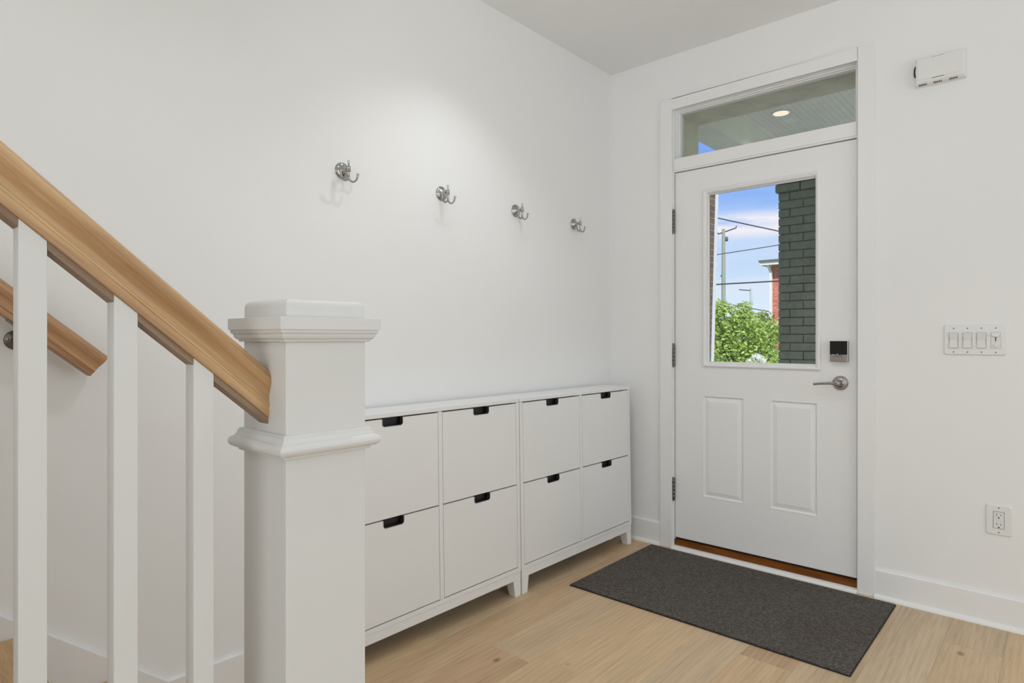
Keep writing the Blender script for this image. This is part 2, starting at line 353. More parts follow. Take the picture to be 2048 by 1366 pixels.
# door casing: flat boards
mb = MB()
mb.box(0.3385, 0.4095, -0.018, 0.004, 0, 2.512); mb.box(1.342, 1.4125, -0.018, 0.004, 0, 2.512); mb.box(0.4095, 1.342, -0.018, 0.004, 2.452, 2.512)
struct(mb.build('trim_1', M_TRIM, bevel=0.0015), 'flat white casing around door and transom')
# jamb, mullion bar
mb = MB()
mb.box(0.396, 0.4155, 0.0, 0.121, 0.0, 2.469); mb.box(1.3365, 1.356, 0.0, 0.121, 0.0, 2.469); mb.box(0.4155, 1.3365, 0.0, 0.121, 2.455, 2.469)
mb.box(0.4155, 1.3365, -0.004, 0.121, 2.112, 2.176)          # bar between door and transom
mb.box(0.4155, 1.3365, 0.000, 0.121, 2.103, 2.112)
mb.box(0.4155, 0.430, 0.056, 0.070, 0.04, 2.103); mb.box(1.322, 1.3365, 0.056, 0.070, 0.04, 2.103)   # stops
struct(mb.build('trim_2', M_TRIM, bevel=0.001), 'white door jamb and the bar below the transom')

# transom window
win = struct(thing('window_1', 'narrow transom window above the door', None)); 
mb = MB()
mb.frame(0.4155, 1.3365, 2.176, 2.455, [(0, 0.012), (0.004, 0.012), (0.0045, 0.026), (0.010, 0.026), (0.0105, 0.036), (0.0155, 0.042), (0.016, 0.060), (0.016, 0.075)], 0)
mb.build('window_frame', M_TRIM, win, fix=False)
mb = MB(); mb.box(0.4290, 1.3230, 0.062, 0.066, 2.1895, 2.4415); mb.build('pane', M_GLASS, win)

# threshold
mb = MB()
mb.prism([(0.004, 0.0), (0.10, 0.0), (0.10, 0.050), (0.02, 0.0485), (0.004, 0.0465)], 0.4155, 1.3365, 'x')
struct(mb.build('trim_3', M_SILL), 'orange-brown stained wooden threshold under the door')
mb = MB(); mb.prism([(0.003, 0)]+[(0.003-0.033*math.cos(a*PI/12), 0.0165*math.sin(a*PI/12)) for a in range(0, 7)], 0.4105, 1.3415, 'x')
struct(mb.build('trim_4', M_TRIM), 'white quarter-round strip in front of the threshold')

# ------------------------------------------------------------------ front door
door = struct(thing('door_1', 'white entrance door with half glass and two raised panels', None, (0.4185, 0.012, 0.0575)))
DX0, DX1, DZ0, DZ1, DY = 0.4190, 1.3330, 0.0600, 2.0985, 0.010
GX0, GX1, GZ0, GZ1 = 0.582, 1.179, 1.018, 1.981         # glazing frame outer
HX0, HX1, HZ0, HZ1 = 0.606, 1.147, 1.0555, 1.9525       # glass sight size
P1 = (0.5803, 0.8077, 0.3106, 0.8642); P2 = (0.9382, 1.1656, 0.3116, 0.8634)
def slab():
    mb = MB()
    # face on a grid with holes for the panels and the glass
    xs = sorted({DX0, P1[0], HX0-0.012, P1[1], P2[0], HX1+0.012, P2[1], DX1}); zs = sorted({DZ0, P1[2], P2[2], P1[3], P2[3], HZ0-0.012, HZ1+0.012, DZ1})
    def hole(xm, zm):
        for a in (P1, P2):
            if a[0] < xm < a[1] and a[2] < zm < a[3]: return 1
        if HX0-0.012 < xm < HX1+0.012 and HZ0-0.012 < zm < HZ1+0.012: return 2
        return 0
    for i in range(len(xs)-1):
        for j in range(len(zs)-1):
            h = hole((xs[i]+xs[i+1])/2, (zs[j]+zs[j+1])/2)
            q = [(xs[i], zs[j]), (xs[i+1], zs[j]), (xs[i+1], zs[j+1]), (xs[i], zs[j+1])]
            if not h: mb.add([(x, DY, z) for x, z in q], [(0, 1, 2, 3)])
            if h != 2: mb.add([(x, DY+0.044, z) for x, z in q], [(0, 3, 2, 1)])
    for a, b in (((DX0, DZ0), (DX1, DZ0)), ((DX1, DZ0), (DX1, DZ1)), ((DX1, DZ1), (DX0, DZ1)), ((DX0, DZ1), (DX0, DZ0))):
        mb.add([(a[0], DY, a[1]), (b[0], DY, b[1]), (b[0], DY+0.044, b[1]), (a[0], DY+0.044, a[1])], [(3, 2, 1, 0)])
    a = HX0-0.012; b = HX1+0.012; c = HZ0-0.012; d = HZ1+0.012
    mb.frame(a, b, c, d, [(0, 0), (0, 0.044)], DY)
    return mb
slab().build('door_slab', M_DOOR, door, fix=False)
for P in (P1, P2):
    mb = MB(); mb.frame(P[0], P[1], P[2], P[3], [(0, 0), (0.002, -0.0012), (0.006, 0.0), (0.010, 0.006), (0.013, 0.0062), (0.015, 0.0060), (0.045-0.012, 0.0012), (0.046-0.012, 0.0008)], DY)
    i = 0.034; mb.add([(P[0]+i, DY+0.0008, P[2]+i), (P[1]-i, DY+0.0008, P[2]+i), (P[1]-i, DY+0.0008, P[3]-i), (P[0]+i, DY+0.0008, P[3]-i)], [(0, 1, 2, 3)])
    mb.build('raised_panel', M_DOOR, door, fix=False)
mb = MB(); mb.frame(GX0, GX1, GZ0, GZ1, [(0, 0.001), (0.001, -0.006), (0.004, -0.010), (0.009, -0.0115), (0.0125, -0.0105), (0.014, -0.007), (0.019, -0.006), (0.0245, 0.004), (0.0245, 0.012), (0.030, 0.018)], DY)
mb.build('glazing_frame', M_DOOR, door, fix=False)
mb = MB(); mb.frame(GX0, GX1, GZ0, GZ1, [(0, -0.001), (0.001, 0.006), (0.009, 0.0115), (0.0245, -0.004), (0.030, -0.018)], DY+0.044)
mb.build('glazing_frame', M_DOOR, door, fix=False)
mb = MB(); mb.box(HX0-0.010, HX1+0.010, DY+0.018, DY+0.026, HZ0-0.010, HZ1+0.010); mb.build('glass_pane', M_GLASS, door)
mb = MB(); mb.box(DX0+0.002, DX1-0.002, DY+0.006, DY+0.040, 0.0512, DZ0); mb.build('door_sweep', M_RUBBER, door)
# hinges
for z0, z1 in ((1.763, 1.8915), (1.0155, 1.1415), (0.2683, 0.3914)):
    mb = MB(); hx, hy = 0.4155, -0.004; n = 5; L = (z1-z0-0.016)/n
    for k in range(n):
        a = z0+0.008+k*L; mb.lathe([(0.0056, 0.0004), (0.0062, 0.001), (0.0062, L-0.001), (0.0056, L-0.0004)], (hx, hy, a), (0, 0, 1), 14)
    mb.lathe([(0.0045, -0.004), (0.0058, 0), (0.0058, 0.008)], (hx, hy, z0), (0, 0, 1), 14); mb.lathe([(0.0058, 0), (0.0058, 0.008), (0.004, 0.012)], (hx, hy, z1-0.008), (0, 0, 1), 14)
    mb.box(hx, hx+0.0035, hy+0.003, DY+0.012, z0+0.004, z1-0.004)
    h = mb.build('hinge', M_DARKMETAL, door); h['label'] = 'dark metal butt hinge'
# deadbolt box
dx0, dx1 = 1.2240, 1.3010
mb = MB(); mb.box(dx0, dx1, DY-0.026, DY, 1.0640, 1.1615); db = mb.build('deadbolt', M_NICKEL, door, bevel=0.0025, seg=3); db['label'] = 'square deadbolt housing, black above and brushed metal below'
mb = MB(); mb.box(dx0+0.0015, dx1-0.0015, DY-0.0285, DY-0.0262, 1.0975, 1.1600); mb.build('keypad_cover', M_GLOSSBLACK, db, bevel=0.0006)
mb = MB(); cx_, cz_ = 1.259, 1.094
mb.lathe([(0.009, 0), (0.009, 0.006), (0.007, 0.010)], (cx_, DY-0.026, cz_), (0, -1, 0), 20)
mb.rings([[(cx_-0.020, DY-0.036, cz_+0.007), (cx_-0.020, DY-0.046, cz_+0.006), (cx_-0.020, DY-0.046, cz_-0.002), (cx_-0.020, DY-0.036, cz_-0.002)],
          [(cx_-0.006, DY-0.032, cz_+0.006), (cx_-0.006, DY-0.047, cz_+0.005), (cx_-0.006, DY-0.047, cz_-0.006), (cx_-0.006, DY-0.032, cz_-0.006)],
          [(cx_+0.006, DY-0.032, cz_+0.004), (cx_+0.006, DY-0.047, cz_+0.003), (cx_+0.006, DY-0.047, cz_-0.007), (cx_+0.006, DY-0.032, cz_-0.007)],
          [(cx_+0.021, DY-0.036, cz_-0.003), (cx_+0.021, DY-0.046, cz_-0.004), (cx_+0.021, DY-0.046, cz_-0.010), (cx_+0.021, DY-0.036, cz_-0.010)]])
mb.build('thumb_turn', M_CHROME, db, bevel=0.0015)
# lever handle
hc = (1.2645, DY, 0.9635)
mb = MB(); mb.lathe([(0.0335, 0), (0.0335, 0.006), (0.0315, 0.010), (0.0285, 0.0115), (0.0265, 0.0105), (0.022, 0.0125), (0.015, 0.0140), (0.0125, 0.017)], hc, (0, -1, 0), 40)
lh = mb.build('door_handle', M_NICKEL, door); lh['label'] = 'round satin metal rose with a straight lever'
mb = MB(); mb.lathe([(0.0125, 0.014), (0.0105, 0.022), (0.0105, 0.045), (0.0135, 0.050), (0.0135, 0.064), (0.0115, 0.068), (0.006, 0.069)], hc, (0, -1, 0), 28)
mb.tube([(hc[0]-0.006, DY-0.057, hc[2]), (hc[0]-0.035, DY-0.058, hc[2]-0.0005), (hc[0]-0.075, DY-0.058, hc[2]-0.0035), (hc[0]-0.104, DY-0.057, hc[2]-0.0075)], [0.0075, 0.0062, 0.0054, 0.0052], 14)
mb.build('lever', M_NICKEL, lh)

# ------------------------------------------------------------------ recessed ceiling downlights: one over the hooks, the rest added as fill
def downlight(x, y, z, r, lens, label, watts=0, group=None, trim=M_TRIM):
    t = thing('ceiling_downlight', label, 'ceiling light', (x, y, z), group)
    mb = MB(); mb.lathe([(r*0.80, 0.0), (r*0.82, -0.003), (r*0.97, -0.0045), (r, -0.002), (r, 0.0)], (x, y, z), (0, 0, 1), 36)
    mb2 = MB(); mb2.lathe([(r, 0.0), (r, -0.003), (r*0.97, -0.005), (r*0.80, -0.0035), (r*0.79, -0.0005)], (x, y, z), (0, 0, 1), 36); mb2.build('trim_ring', trim, t)
    mb3 = MB(); mb3.lathe([(0.0001, -0.0020), (r*0.4, -0.0022), (r*0.78, -0.0036)], (x, y, z-0.0018), (0, 0, 1), 36); mb3.build('lens', lens, t)
    if watts:
        lamp('downlight_glow', 'SPOT', (x, y, z-0.02), (0, 0, 0), watts, (0.96, 0.98, 1.0), spot_size=math.radians(104 if abs(x-0.55) < 0.01 else 160), spot_blend=0.7, shadow_soft_size=0.02)
    return t
for n, (x, y, w) in enumerate(CAN):
    downlight(x, y, CZ-0.0004, 0.075, M_LAMP, ['round recessed ceiling light above the coat hooks', 'round recessed ceiling light added as unseen fill right of the entrance door', 'round recessed ceiling light added as unseen fill above the viewer', 'round recessed ceiling light added as unseen fill at the far back of the room', 'round recessed ceiling light added as unseen fill above the stair', 'round recessed ceiling light added as unseen fill in the middle of the entry'][n], w, 'recessed ceiling lights')

# ================================================================== DOORMAT
MX0, MX1, MY0, MY1 = 0.300, 1.503, -0.826, -0.0525
mt = thing('doormat', 'dark grey woven rectangular doormat in front of the entrance door', 'doormat', (0.9, -0.44, 0))
mb = MB(); mb.box(MX0, MX1, MY0, MY1, 0.0003, 0.0045); mb.build('rubber_backing', M_MATEDGE, mt, bevel=0.001)
mb = MB(); mb.box(MX0+0.003, MX1-0.003, MY0+0.003, MY1-0.003, 0.0045, 0.0085); mb.build('woven_surface', M_MAT, mt, bevel=0.0015)

# ================================================================== SHOE CABINETS
TILT = 0.0184
def xf(z, d=0.0): return 0.2005-TILT*z+d           # leaning front
def tbox(mb, d0, d1, y0, y1, z0, z1):               # box whose front leans with the cabinet; d measured from the front face
    v = []
    for z in (z0, z1):
        for y in (y0, y1):
            for d in (d0, d1): v.append((xf(z, d), y, z))
    mb.add(v, [(0, 2, 3, 1), (4, 5, 7, 6), (0, 1, 5, 4), (2, 6, 7, 3), (0, 4, 6, 2), (1, 3, 7, 5)])
DEP = 0.165
def cabinet(loc_y, label):
    """right-hand end at y=loc_y, 0.961 long towards -y"""
    W = 0.961; t = thing('shoe_cabinet', label, 'cabinet', (0.1, loc_y-W/2, 0), 'white shoe cabinets along the wall')
    Y1 = loc_y; Y0 = loc_y-W
    mb = MB()                                        # carcass: sides, divider, top, bottom, back
    zt = 0.8985; st = 0.0205
    tbox(mb, -DEP, 0, Y1-st, Y1, 0.111, zt-0.0185); tbox(mb, -DEP, 0, Y0, Y0+st, 0.111, zt-0.0185)
    ym = (Y0+Y1)/2; tbox(mb, -DEP, 0, ym-0.0105, ym+0.0105, 0.129, zt-0.0185)
    tbox(mb, -DEP, -0.0, Y0+st, Y1-st, 0.111, 0.1285)
    tbox(mb, -DEP, -DEP+0.006, Y0+st, Y1-st, 0.129, zt-0.0185)
    mb.build('carcass', M_CAB, t, bevel=0.0012)
    mb = MB(); tbox(mb, -DEP-0.004, 0.0015, Y0-0.0, Y1+0.0, zt-0.0180, zt); mb.build('top_panel', M_CAB, t, bevel=0.0022, seg=3)
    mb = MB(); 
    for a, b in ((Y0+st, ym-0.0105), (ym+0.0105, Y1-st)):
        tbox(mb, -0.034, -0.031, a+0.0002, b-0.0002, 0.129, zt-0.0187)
    mb.build('gap_shade_sheet', M_SHADOWGAP, t)  # dark sheet behind the flaps paints their gaps as shade
    mb = MB(); tbox(mb, -DEP+0.022, -0.024, Y0+0.05, Y1-0.05, 0.1075, 0.1108); mb.build('underside_shade_sheet', M_UNDERSHADE, t)  # added dark sheet, deepens the shade below the cabinet
    # leg frame: apron and four tapered legs
    mb = MB(); tbox(mb, -0.022, -0.0015, Y0+0.002, Y1-0.002, 0.075, 0.1105); tbox(mb, -DEP+0.004, -DEP+0.020, Y0+0.004, Y1-0.004, 0.075, 0.1105)
    mb.build('apron', M_CAB, t, bevel=0.001)
    for fy, s in ((Y0+0.003, 1), (Y1-0.003, -1)):
        for front in (True, False):
            mb = MB(); w0, w1 = 0.048, 0.037; d0, d1 = 0.050, 0.038
            def ring(z, w, d):
                if front: a = xf(z, -0.0015); b = a-d
                else: b = xf(z, -DEP+0.003); a = b+d
                p = [(a, fy, z), (a, fy+s*w, z), (b, fy+s*w, z), (b, fy, z)]; return p
            mb.rings([ring(0.0, w1, d1), ring(0.0748, w0, d0)])
            if front: mb.rings([ring(0.0748, w0, 0.0220), ring(0.1104, w0, 0.0220)]) if False else None
            mb.build('leg', M_CAB, t, bevel=0.0012)
    # four flap doors with a cut-out grip
    cols = ((Y0+st+0.0020, ym-0.0105-0.0020), (ym+0.0105+0.0020, Y1-st-0.0020)); rows = ((0.1335, 0.5030), (0.5085, 0.8755))
    for a, b in cols:
        for z0, z1 in rows:
            yc = (a+b)/2; hw, hh, r = 0.0485, 0.030, 0.012
            # outline with notch, clockwise in (y, z)
            ol = [(a, z0), (b, z0), (b, z1), (yc+hw, z1)]
            ol += [(yc+hw-r+r*math.cos(x), z1-hh+r-r*math.sin(x)) for x in [k*PI/10 for k in range(0, 6)]]
            ol += [(yc-hw+r-r*math.sin(x), z1-hh+r-r*math.cos(x)) for x in [k*PI/10 for k in range(0, 6)]]
            ol += [(yc-hw, z1), (a, z1)]
            T = 0.016; off = -0.0008; n = len(ol)
            fr = [(xf(z, off), y, z) for y, z in ol]; bk = [(xf(z, off-T), y, z) for y, z in ol]
            mb = MB()
            # triangulate as strips: left block, right block, middle under the notch
            bm_pts = ol[3:-1]; 
            mid = [(yc+hw, z0)]+bm_pts+[(yc-hw, z0)]
            def face(pts, flip=False):
                v = [(xf(z, off), y, z) for y, z in pts]; mb.add(v, [tuple(range(len(v)))])
                v = [(xf(z, off-T), y, z) for y, z in pts]; mb.add(v, [tuple(range(len(v)))[::-1]])
            face([(a, z0), (yc-hw, z0), (yc-hw, z1), (a, z1)]); face([(yc+hw, z0), (b, z0), (b, z1), (yc+hw, z1)])
            # notch middle as quads down to z0
            low = ol[3:-1]
            for p, q in zip(low[:-1], low[1:]):
                if abs(p[0]-q[0]) < 1e-7: continue
                face([(q[0], z0), (p[0], z0), p, q])
            v = fr+bk; mb.add(v, [(i, i+n, (i+1) % n+n, (i+1) % n) for i in range(n)])
            d = mb.build('flap_door', M_CAB, t, fix=False)
            # dark finger pocket behind the notch with a thin metal lip round it
            mb = MB(); tbox(mb, -0.0295, -0.0285, yc-hw-0.008, yc+hw+0.008, z1-hh-0.010, z1)
            mb.build('finger_pocket', M_BLACK, d)
            mb = MB(); path = ol[3:-1]; R = []
            for (y, z) in path:
                # inward direction towards notch centre
                cy, cz2 = yc, z1-hh*0.4; dy, dz = cy-y, cz2-z
                if abs(y-(yc+hw)) < 1e-6: dy, dz = -1, 0
                elif abs(y-(yc-hw)) < 1e-6: dy, dz = 1, 0
                elif y > yc+hw-r+1e-6 or y < yc-hw+r-1e-6:
                    cy = yc+(hw-r)*(1 if y > yc else -1); cz2 = z1-hh+r; dy, dz = cy-y, cz2-z
                else: dy, dz = 0, 1
                L = math.hypot(dy, dz); dy /= L; dz /= L; w = 0.0022
                R.append([(xf(z, off+0.0006), y, z), (xf(z, off+0.0006), y+dy*w, z+dz*w), (xf(z, off-T-0.002), y+dy*w, z+dz*w), (xf(z, off-T-0.002), y, z)])
            mb.rings(R); gl = mb.build('grip_lip', M_NICKEL, d, fix=True); gl['label'] = 'thin metal lip of the grip cut-out'
    return t
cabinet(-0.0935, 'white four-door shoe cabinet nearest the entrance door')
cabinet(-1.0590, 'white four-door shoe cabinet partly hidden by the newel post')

# ================================================================== COAT HOOKS
def hook(y, label):
    c = (0.0, y, 1.812); t = thing('coat_hook', label, 'coat hook', c, 'chrome coat hooks on the wall')
    mb = MB(); mb.lathe([(0.0315, 0.0), (0.0315, 0.0025), (0.0290, 0.0045), (0.0275, 0.0048), (0.0262, 0.0062), (0.0225, 0.0080), (0.0215, 0.0080), (0.0195, 0.0100), (0.0125, 0.0140), (0.0095, 0.0170), (0.0085, 0.022)], c, (1, 0, 0), 40)
    mb.build('rosette', M_CHROME, t)
    mb = MB(); mb.lathe([(0.0095, 0.018), (0.0070, 0.024), (0.0062, 0.036), (0.0075, 0.040)], c, (1, 0, 0), 20)
    X = 0.0436
    mb.lathe([(0.0025, 0.031), (0.0042, 0.0305), (0.0045, 0.0285), (0.0030, 0.0250), (0.0032, 0.0120), (0.0060, 0.0100), (0.0085, 0.0095), (0.0088, 0.0080), (0.0075, 0.0065), (0.0080, -0.0060), (0.0088, -0.0075), (0.0088, -0.0095), (0.0050, -0.0115), (0.0046, -0.0140), (0.0044, -0.030)], (X, y, 1.812), (0, 0, 1), 22)
    mb.build('post', M_CHROME, t)
    for s in (-1, 1):
        mb = MB(); pts = []
        for k in range(15):
            a = -PI*0.04+(PI*1.02)*k/14
            # U from the stem foot down and up to the tip, leaning a little forward
            yy = s*(0.0185-0.0185*math.cos(a)*1.0); zz = -0.030-0.0165*math.sin(a)
            if k > 7: zz += (k-7)/7*0.008
            pts.append((X+0.004*(k/14)**2, y+yy, 1.812+zz))
        pts = [(X, y, 1.812-0.024)]+pts; pts.append((pts[-1][0]+0.0006, pts[-1][1]+s*0.0012, pts[-1][2]+0.0065)); pts.append((pts[-1][0]+0.0002, pts[-1][1]+s*0.0006, pts[-1][2]+0.004))
        rad = [0.0038]*(len(pts)-2)+[0.0048, 0.0053]
        mb.tube(pts, rad, 12); mb.build('hook_arm', M_CHROME, t)
    return t
for yy, lb in ((-1.8725, 'chrome double coat hook nearest the newel post, first of the row'), (-1.3690, 'chrome double coat hook, second from the newel post'), (-0.8720, 'chrome double coat hook, second from the room corner'), (-0.3785, 'chrome double coat hook nearest the room corner, last of the row')):
    hook(yy, lb)

# ================================================================== DOOR CHIME, SWITCHES, OUTLET
t = thing('door_chime', 'white plastic door chime box high on the wall right of the door', 'door chime', (1.657, 0, 2.32))
mb = MB(); d = 0.040
X0, X1 = 1.5700, 1.7480; Z0, Z1 = 2.2640, 2.3830
mb.rings([[(X0-0.002, 0, Z0-0.000), (X1+0.002, 0, Z0-0.000), (X1+0.002, 0, Z1+0.004), (X0-0.002, 0, Z1+0.004)],
          [(X0, -0.006, Z0), (X1+0.001, -0.006, Z0), (X1+0.001, -0.006, Z1+0.002), (X0, -0.006, Z1+0.002)],
          [(X0+0.002, -d+0.010, Z0+0.003), (X1-0.001, -d+0.010, Z0+0.003), (X1-0.001, -d+0.010, Z1-0.002), (X0+0.002, -d+0.010, Z1-0.002)],
          [(X0+0.004, -d, Z0+0.013), (X1-0.006, -d, Z0+0.013), (X1-0.006, -d, Z1-0.006), (X0+0.004, -d, Z1-0.006)]])
mb.build('housing', M_PLASTIC, t, bevel=0.003, seg=3)
mb = MB(); mb.box(X0+0.010, X1-0.012, -d-0.0022, -d-0.0002, Z0+0.021, Z1-0.011); fp = mb.build('front_cover', M_PLASTIC, t, bevel=0.001)
mb = MB()
for zz in (Z0+0.0200, Z1-0.0108):
    mb = MB(); mb.box(1.632, 1.676, -d-0.0015, -d+0.0005, zz-0.0010, zz+0.0006); mb.build('seam_slot', M_GREYSLOT, t)
mb = MB()
for gx in (1.597, 1.651, 1.706):
    mb = MB()
    for k in range(5): mb.box(gx-0.014+k*0.0062, gx-0.014+k*0.0062+0.0036, -0.033, -0.020, Z0-0.0012+0.0022, Z0+0.0048)
    mb.build('vent_slots', M_GREYSLOT, t)
mb = MB(); mb.tube([(X0-0.0035, -0.010, 2.312), (X0-0.006, -0.010, 2.330), (X0-0.0055, -0.010, 2.345), (X0-0.002, -0.010, 2.358)], 0.003, 10); mb.build('side_loop', M_BLACK, t)

t = thing('light_switch', 'white four-gang wall plate with three rocker switches and a dimmer', 'light switch', (1.774, 0, 1.167))
def plate(x0, x1, z0, z1, holes, parent, th=0.0065):
    mb = MB(); c = 0.006
    def oct_(i, y): 
        a, b, e, f = x0+i, x1-i, z0+i, z1-i; k = c
        return [(a+k, y, e), (b-k, y, e), (b, y, e+k), (b, y, f-k), (b-k, y, f), (a+k, y, f), (a, y, f-k), (a, y, e+k)]
    mb.rings([oct_(0, 0), oct_(0.0003, -0.002), oct_(0.004, -th)]); return mb.build('wall_plate', M_PLASTIC, parent)
plate(1.6690, 1.8795, 1.1030, 1.2315, None, t)
sx = [1.7046, 1.7516, 1.7985, 1.8455]
for k, x in enumerate(sx):
    zc = 1.1655
    mb = MB(); mb.box(x-0.0168, x+0.0168, -0.0070, -0.0060, zc-0.0335, zc+0.0335); mb.build('switch_bezel', M_GAP, t)
    if k < 3:
        mb = MB(); y0 = -0.0071
        prof = [(y0+0.0005, zc-0.0318), (y0-0.0052 if k else y0-0.0064, zc-0.0316), (y0-0.0006, zc+0.001), (y0-0.0058, zc+0.0316), (y0+0.0005, zc+0.0318)]
        mb.prism(prof, x-0.0150, x+0.0150, 'x'); r = mb.build('rocker', M_ROCKER, t, bevel=0.0006)
        mb = MB(); mb.frame(x-0.0168, x+0.0168, zc-0.0335, zc+0.0335, [(0, 0), (0, -0.0004), (0.0014, -0.0004), (0.0016, 0)], y0); mb.build('rocker_gap', M_GAP, t, fix=False)
    else:
        mb = MB(); mb.box(x-0.0150, x+0.0150, -0.0085, -0.0068, zc-0.0318, zc+0.0318); dm = mb.build('dimmer_body', M_ROCKER, t, bevel=0.0006)
        mb = MB(); mb.box(x-0.0018, x+0.0018, -0.0095, -0.0084, zc-0.004, zc+0.016); mb.build('dimmer_slot', M_GREYSLOT, dm)
        mb = MB(); pr = [(x-0.0145, zc+0.0270), (x+0.0145, zc+0.0270), (x+0.0130, zc+0.0185), (x+0.006, zc+0.0140), (x-0.006, zc+0.0140), (x-0.0130, zc+0.0185)]
        mb.prism(pr, -0.0185, -0.0086, 'y'); mb.build('dimmer_knob', M_PLASTIC, dm, bevel=0.0015)
        mb = MB(); mb.lathe([(0.0075, 0.0), (0.0075, 0.004), (0.006, 0.0052)], (x, -0.0085, zc-0.020), (0, -1, 0), 24); mb.build('push_button', M_PLASTIC, dm)
    for z in (1.1162, 1.2157):
        mb = MB(); mb.lathe([(0.0028, 0.0), (0.0028, 0.0007), (0.0018, 0.0012)], (x, -0.0062, z), (0, -1, 0), 14); mb.build('screw', M_DARKMETAL, t)
t = thing('wall_outlet', 'white double power outlet low on the wall right of the door', 'power outlet', (1.855, 0, 0.434))
plate(1.8116, 1.8985, 0.3717, 0.4950, None, t)
mb = MB(); mb.box(1.8381, 1.8722, -0.0078, -0.0060, 0.4005, 0.4675); rc = mb.build('receptacle', M_ROCKER, t, bevel=0.0007)
mb = MB(); mb.frame(1.8368, 1.8735, 0.3992, 0.4688, [(0, 0), (0, -0.0003), (0.0012, -0.0003)], -0.0066); mb.build('receptacle_gap', M_GREYSLOT, t, fix=False)
for zc in (0.4560, 0.4172):
    for dx, hgt in ((-0.0063, 0.0042), (0.0063, 0.0034)):
        mb = MB(); mb.box(1.8553+dx-0.0010, 1.8553+dx+0.0010, -0.0082, -0.0076, zc-hgt, zc+hgt); mb.build('prong_slot', M_GREYSLOT, rc)
    mb = MB(); mb.lathe([(0.0027, 0), (0.0027, 0.0005)], (1.8553, -0.0078, zc-0.0118), (0, -1, 0), 14); mb.build('earth_hole', M_BLACK, rc)
for z in (0.4835, 0.3838):
    mb = MB(); mb.lathe([(0.0028, 0.0), (0.0028, 0.0007), (0.0018, 0.0012)], (1.8553, -0.0062, z), (0, -1, 0), 14); mb.build('screw', M_DARKMETAL, t)

# ================================================================== STAIRCASE
NX0, NX1, NY0, NY1 = 0.8762, 1.0374, -2.6612, -2.4950
SL = 0.858
RUN, RISE = 0.2334, 0.1980
st = thing('staircase', 'oak-treaded staircase with white risers climbing beside the long wall', 'staircase', (0.5, -2.6, 0))
ns0 = -2.625                                                   # nosing of the first tread
SX0, SX1 = 0.021, 0.990
for k in range(7):
    yn = ns0-k*RUN; z = (k+1)*RISE
    mb = MB(); x1 = SX1
    if k == 0:
        mb.box(SX0, NX0-0.003, yn-RUN-0.0, yn, z-0.026, z); mb.box(NX0-0.003, SX1, yn-RUN, NY0-0.003, z-0.026, z)
    else: mb.box(SX0, SX1+0.02, yn-RUN-0.0, yn, z-0.026, z)
    mb.build('tread', M_TREAD, st, bevel=0.006)
    mb = MB(); mb.box(SX0, (NX0-0.004 if k == 0 else SX1), yn-0.042, yn-0.024, z-RISE, z-0.0265); mb.build('riser', M_TRIM, st)
mb = MB()                                                      # closed outer side of the stair
pts = [(NY0-0.004, 0.0)]
ytop = ns0-7*RUN
pts = [(NY0-0.004, 0), (NY0-0.004, RISE-0.027)]
for k in range(1, 7):
    yn = ns0-k*RUN-0.024; pts += [(yn, k*RISE-0.027), (yn, (k+1)*RISE-0.027)]
pts += [(ytop, 7*RISE-0.027), (ytop, 0)]
mb.prism(pts, 0.962, 0.988, 'x'); mb.build('stringer', M_TRIM, st)
# wall skirt board
sk = lambda y: 0.3846-0.834*(y+2.8018)
mb = MB(); y0 = -2.8018+(0.3846-0.128)/0.834; ye = -4.6
mb.prism([(y0, 0.0), (y0, 0.128), (ye, sk(ye)), (ye, sk(ye)-0.45), (y0-0.37, 0.0)], 0.0, 0.019, 'x'); 
struct(mb.build('trim_5', M_TRIM, bevel=0.002), 'sloping white skirt board where the stair meets the long wall')

# newel post
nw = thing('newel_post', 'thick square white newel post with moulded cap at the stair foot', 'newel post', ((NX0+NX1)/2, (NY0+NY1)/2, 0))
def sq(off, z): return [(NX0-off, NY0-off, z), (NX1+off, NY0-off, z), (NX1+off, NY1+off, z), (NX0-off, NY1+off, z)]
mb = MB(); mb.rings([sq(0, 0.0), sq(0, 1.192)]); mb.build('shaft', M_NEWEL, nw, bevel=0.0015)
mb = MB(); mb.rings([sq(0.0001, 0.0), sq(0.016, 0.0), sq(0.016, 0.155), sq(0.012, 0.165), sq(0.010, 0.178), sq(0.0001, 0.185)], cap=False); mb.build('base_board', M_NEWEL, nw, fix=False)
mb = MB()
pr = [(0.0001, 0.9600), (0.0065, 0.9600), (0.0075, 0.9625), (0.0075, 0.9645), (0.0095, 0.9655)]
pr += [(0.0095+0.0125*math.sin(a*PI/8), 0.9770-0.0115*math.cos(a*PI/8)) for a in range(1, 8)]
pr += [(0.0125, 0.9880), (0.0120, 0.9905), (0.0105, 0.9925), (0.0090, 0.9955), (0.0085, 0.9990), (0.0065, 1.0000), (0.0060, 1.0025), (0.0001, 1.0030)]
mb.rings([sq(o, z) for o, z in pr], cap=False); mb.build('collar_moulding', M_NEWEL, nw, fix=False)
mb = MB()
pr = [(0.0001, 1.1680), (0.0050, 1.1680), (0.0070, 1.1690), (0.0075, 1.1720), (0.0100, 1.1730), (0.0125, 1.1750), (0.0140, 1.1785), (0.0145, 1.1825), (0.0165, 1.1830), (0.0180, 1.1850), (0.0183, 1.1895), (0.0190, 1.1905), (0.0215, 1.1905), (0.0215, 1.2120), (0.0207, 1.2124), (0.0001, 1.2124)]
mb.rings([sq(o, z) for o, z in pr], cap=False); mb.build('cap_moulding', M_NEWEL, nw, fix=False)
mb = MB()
pr = [(-0.001, 1.2120), (-0.001, 1.2330)]+[(-0.001-0.011*(1-math.cos(a*PI/12)), 1.2330+0.0125*math.sin(a*PI/12)) for a in range(1, 7)]
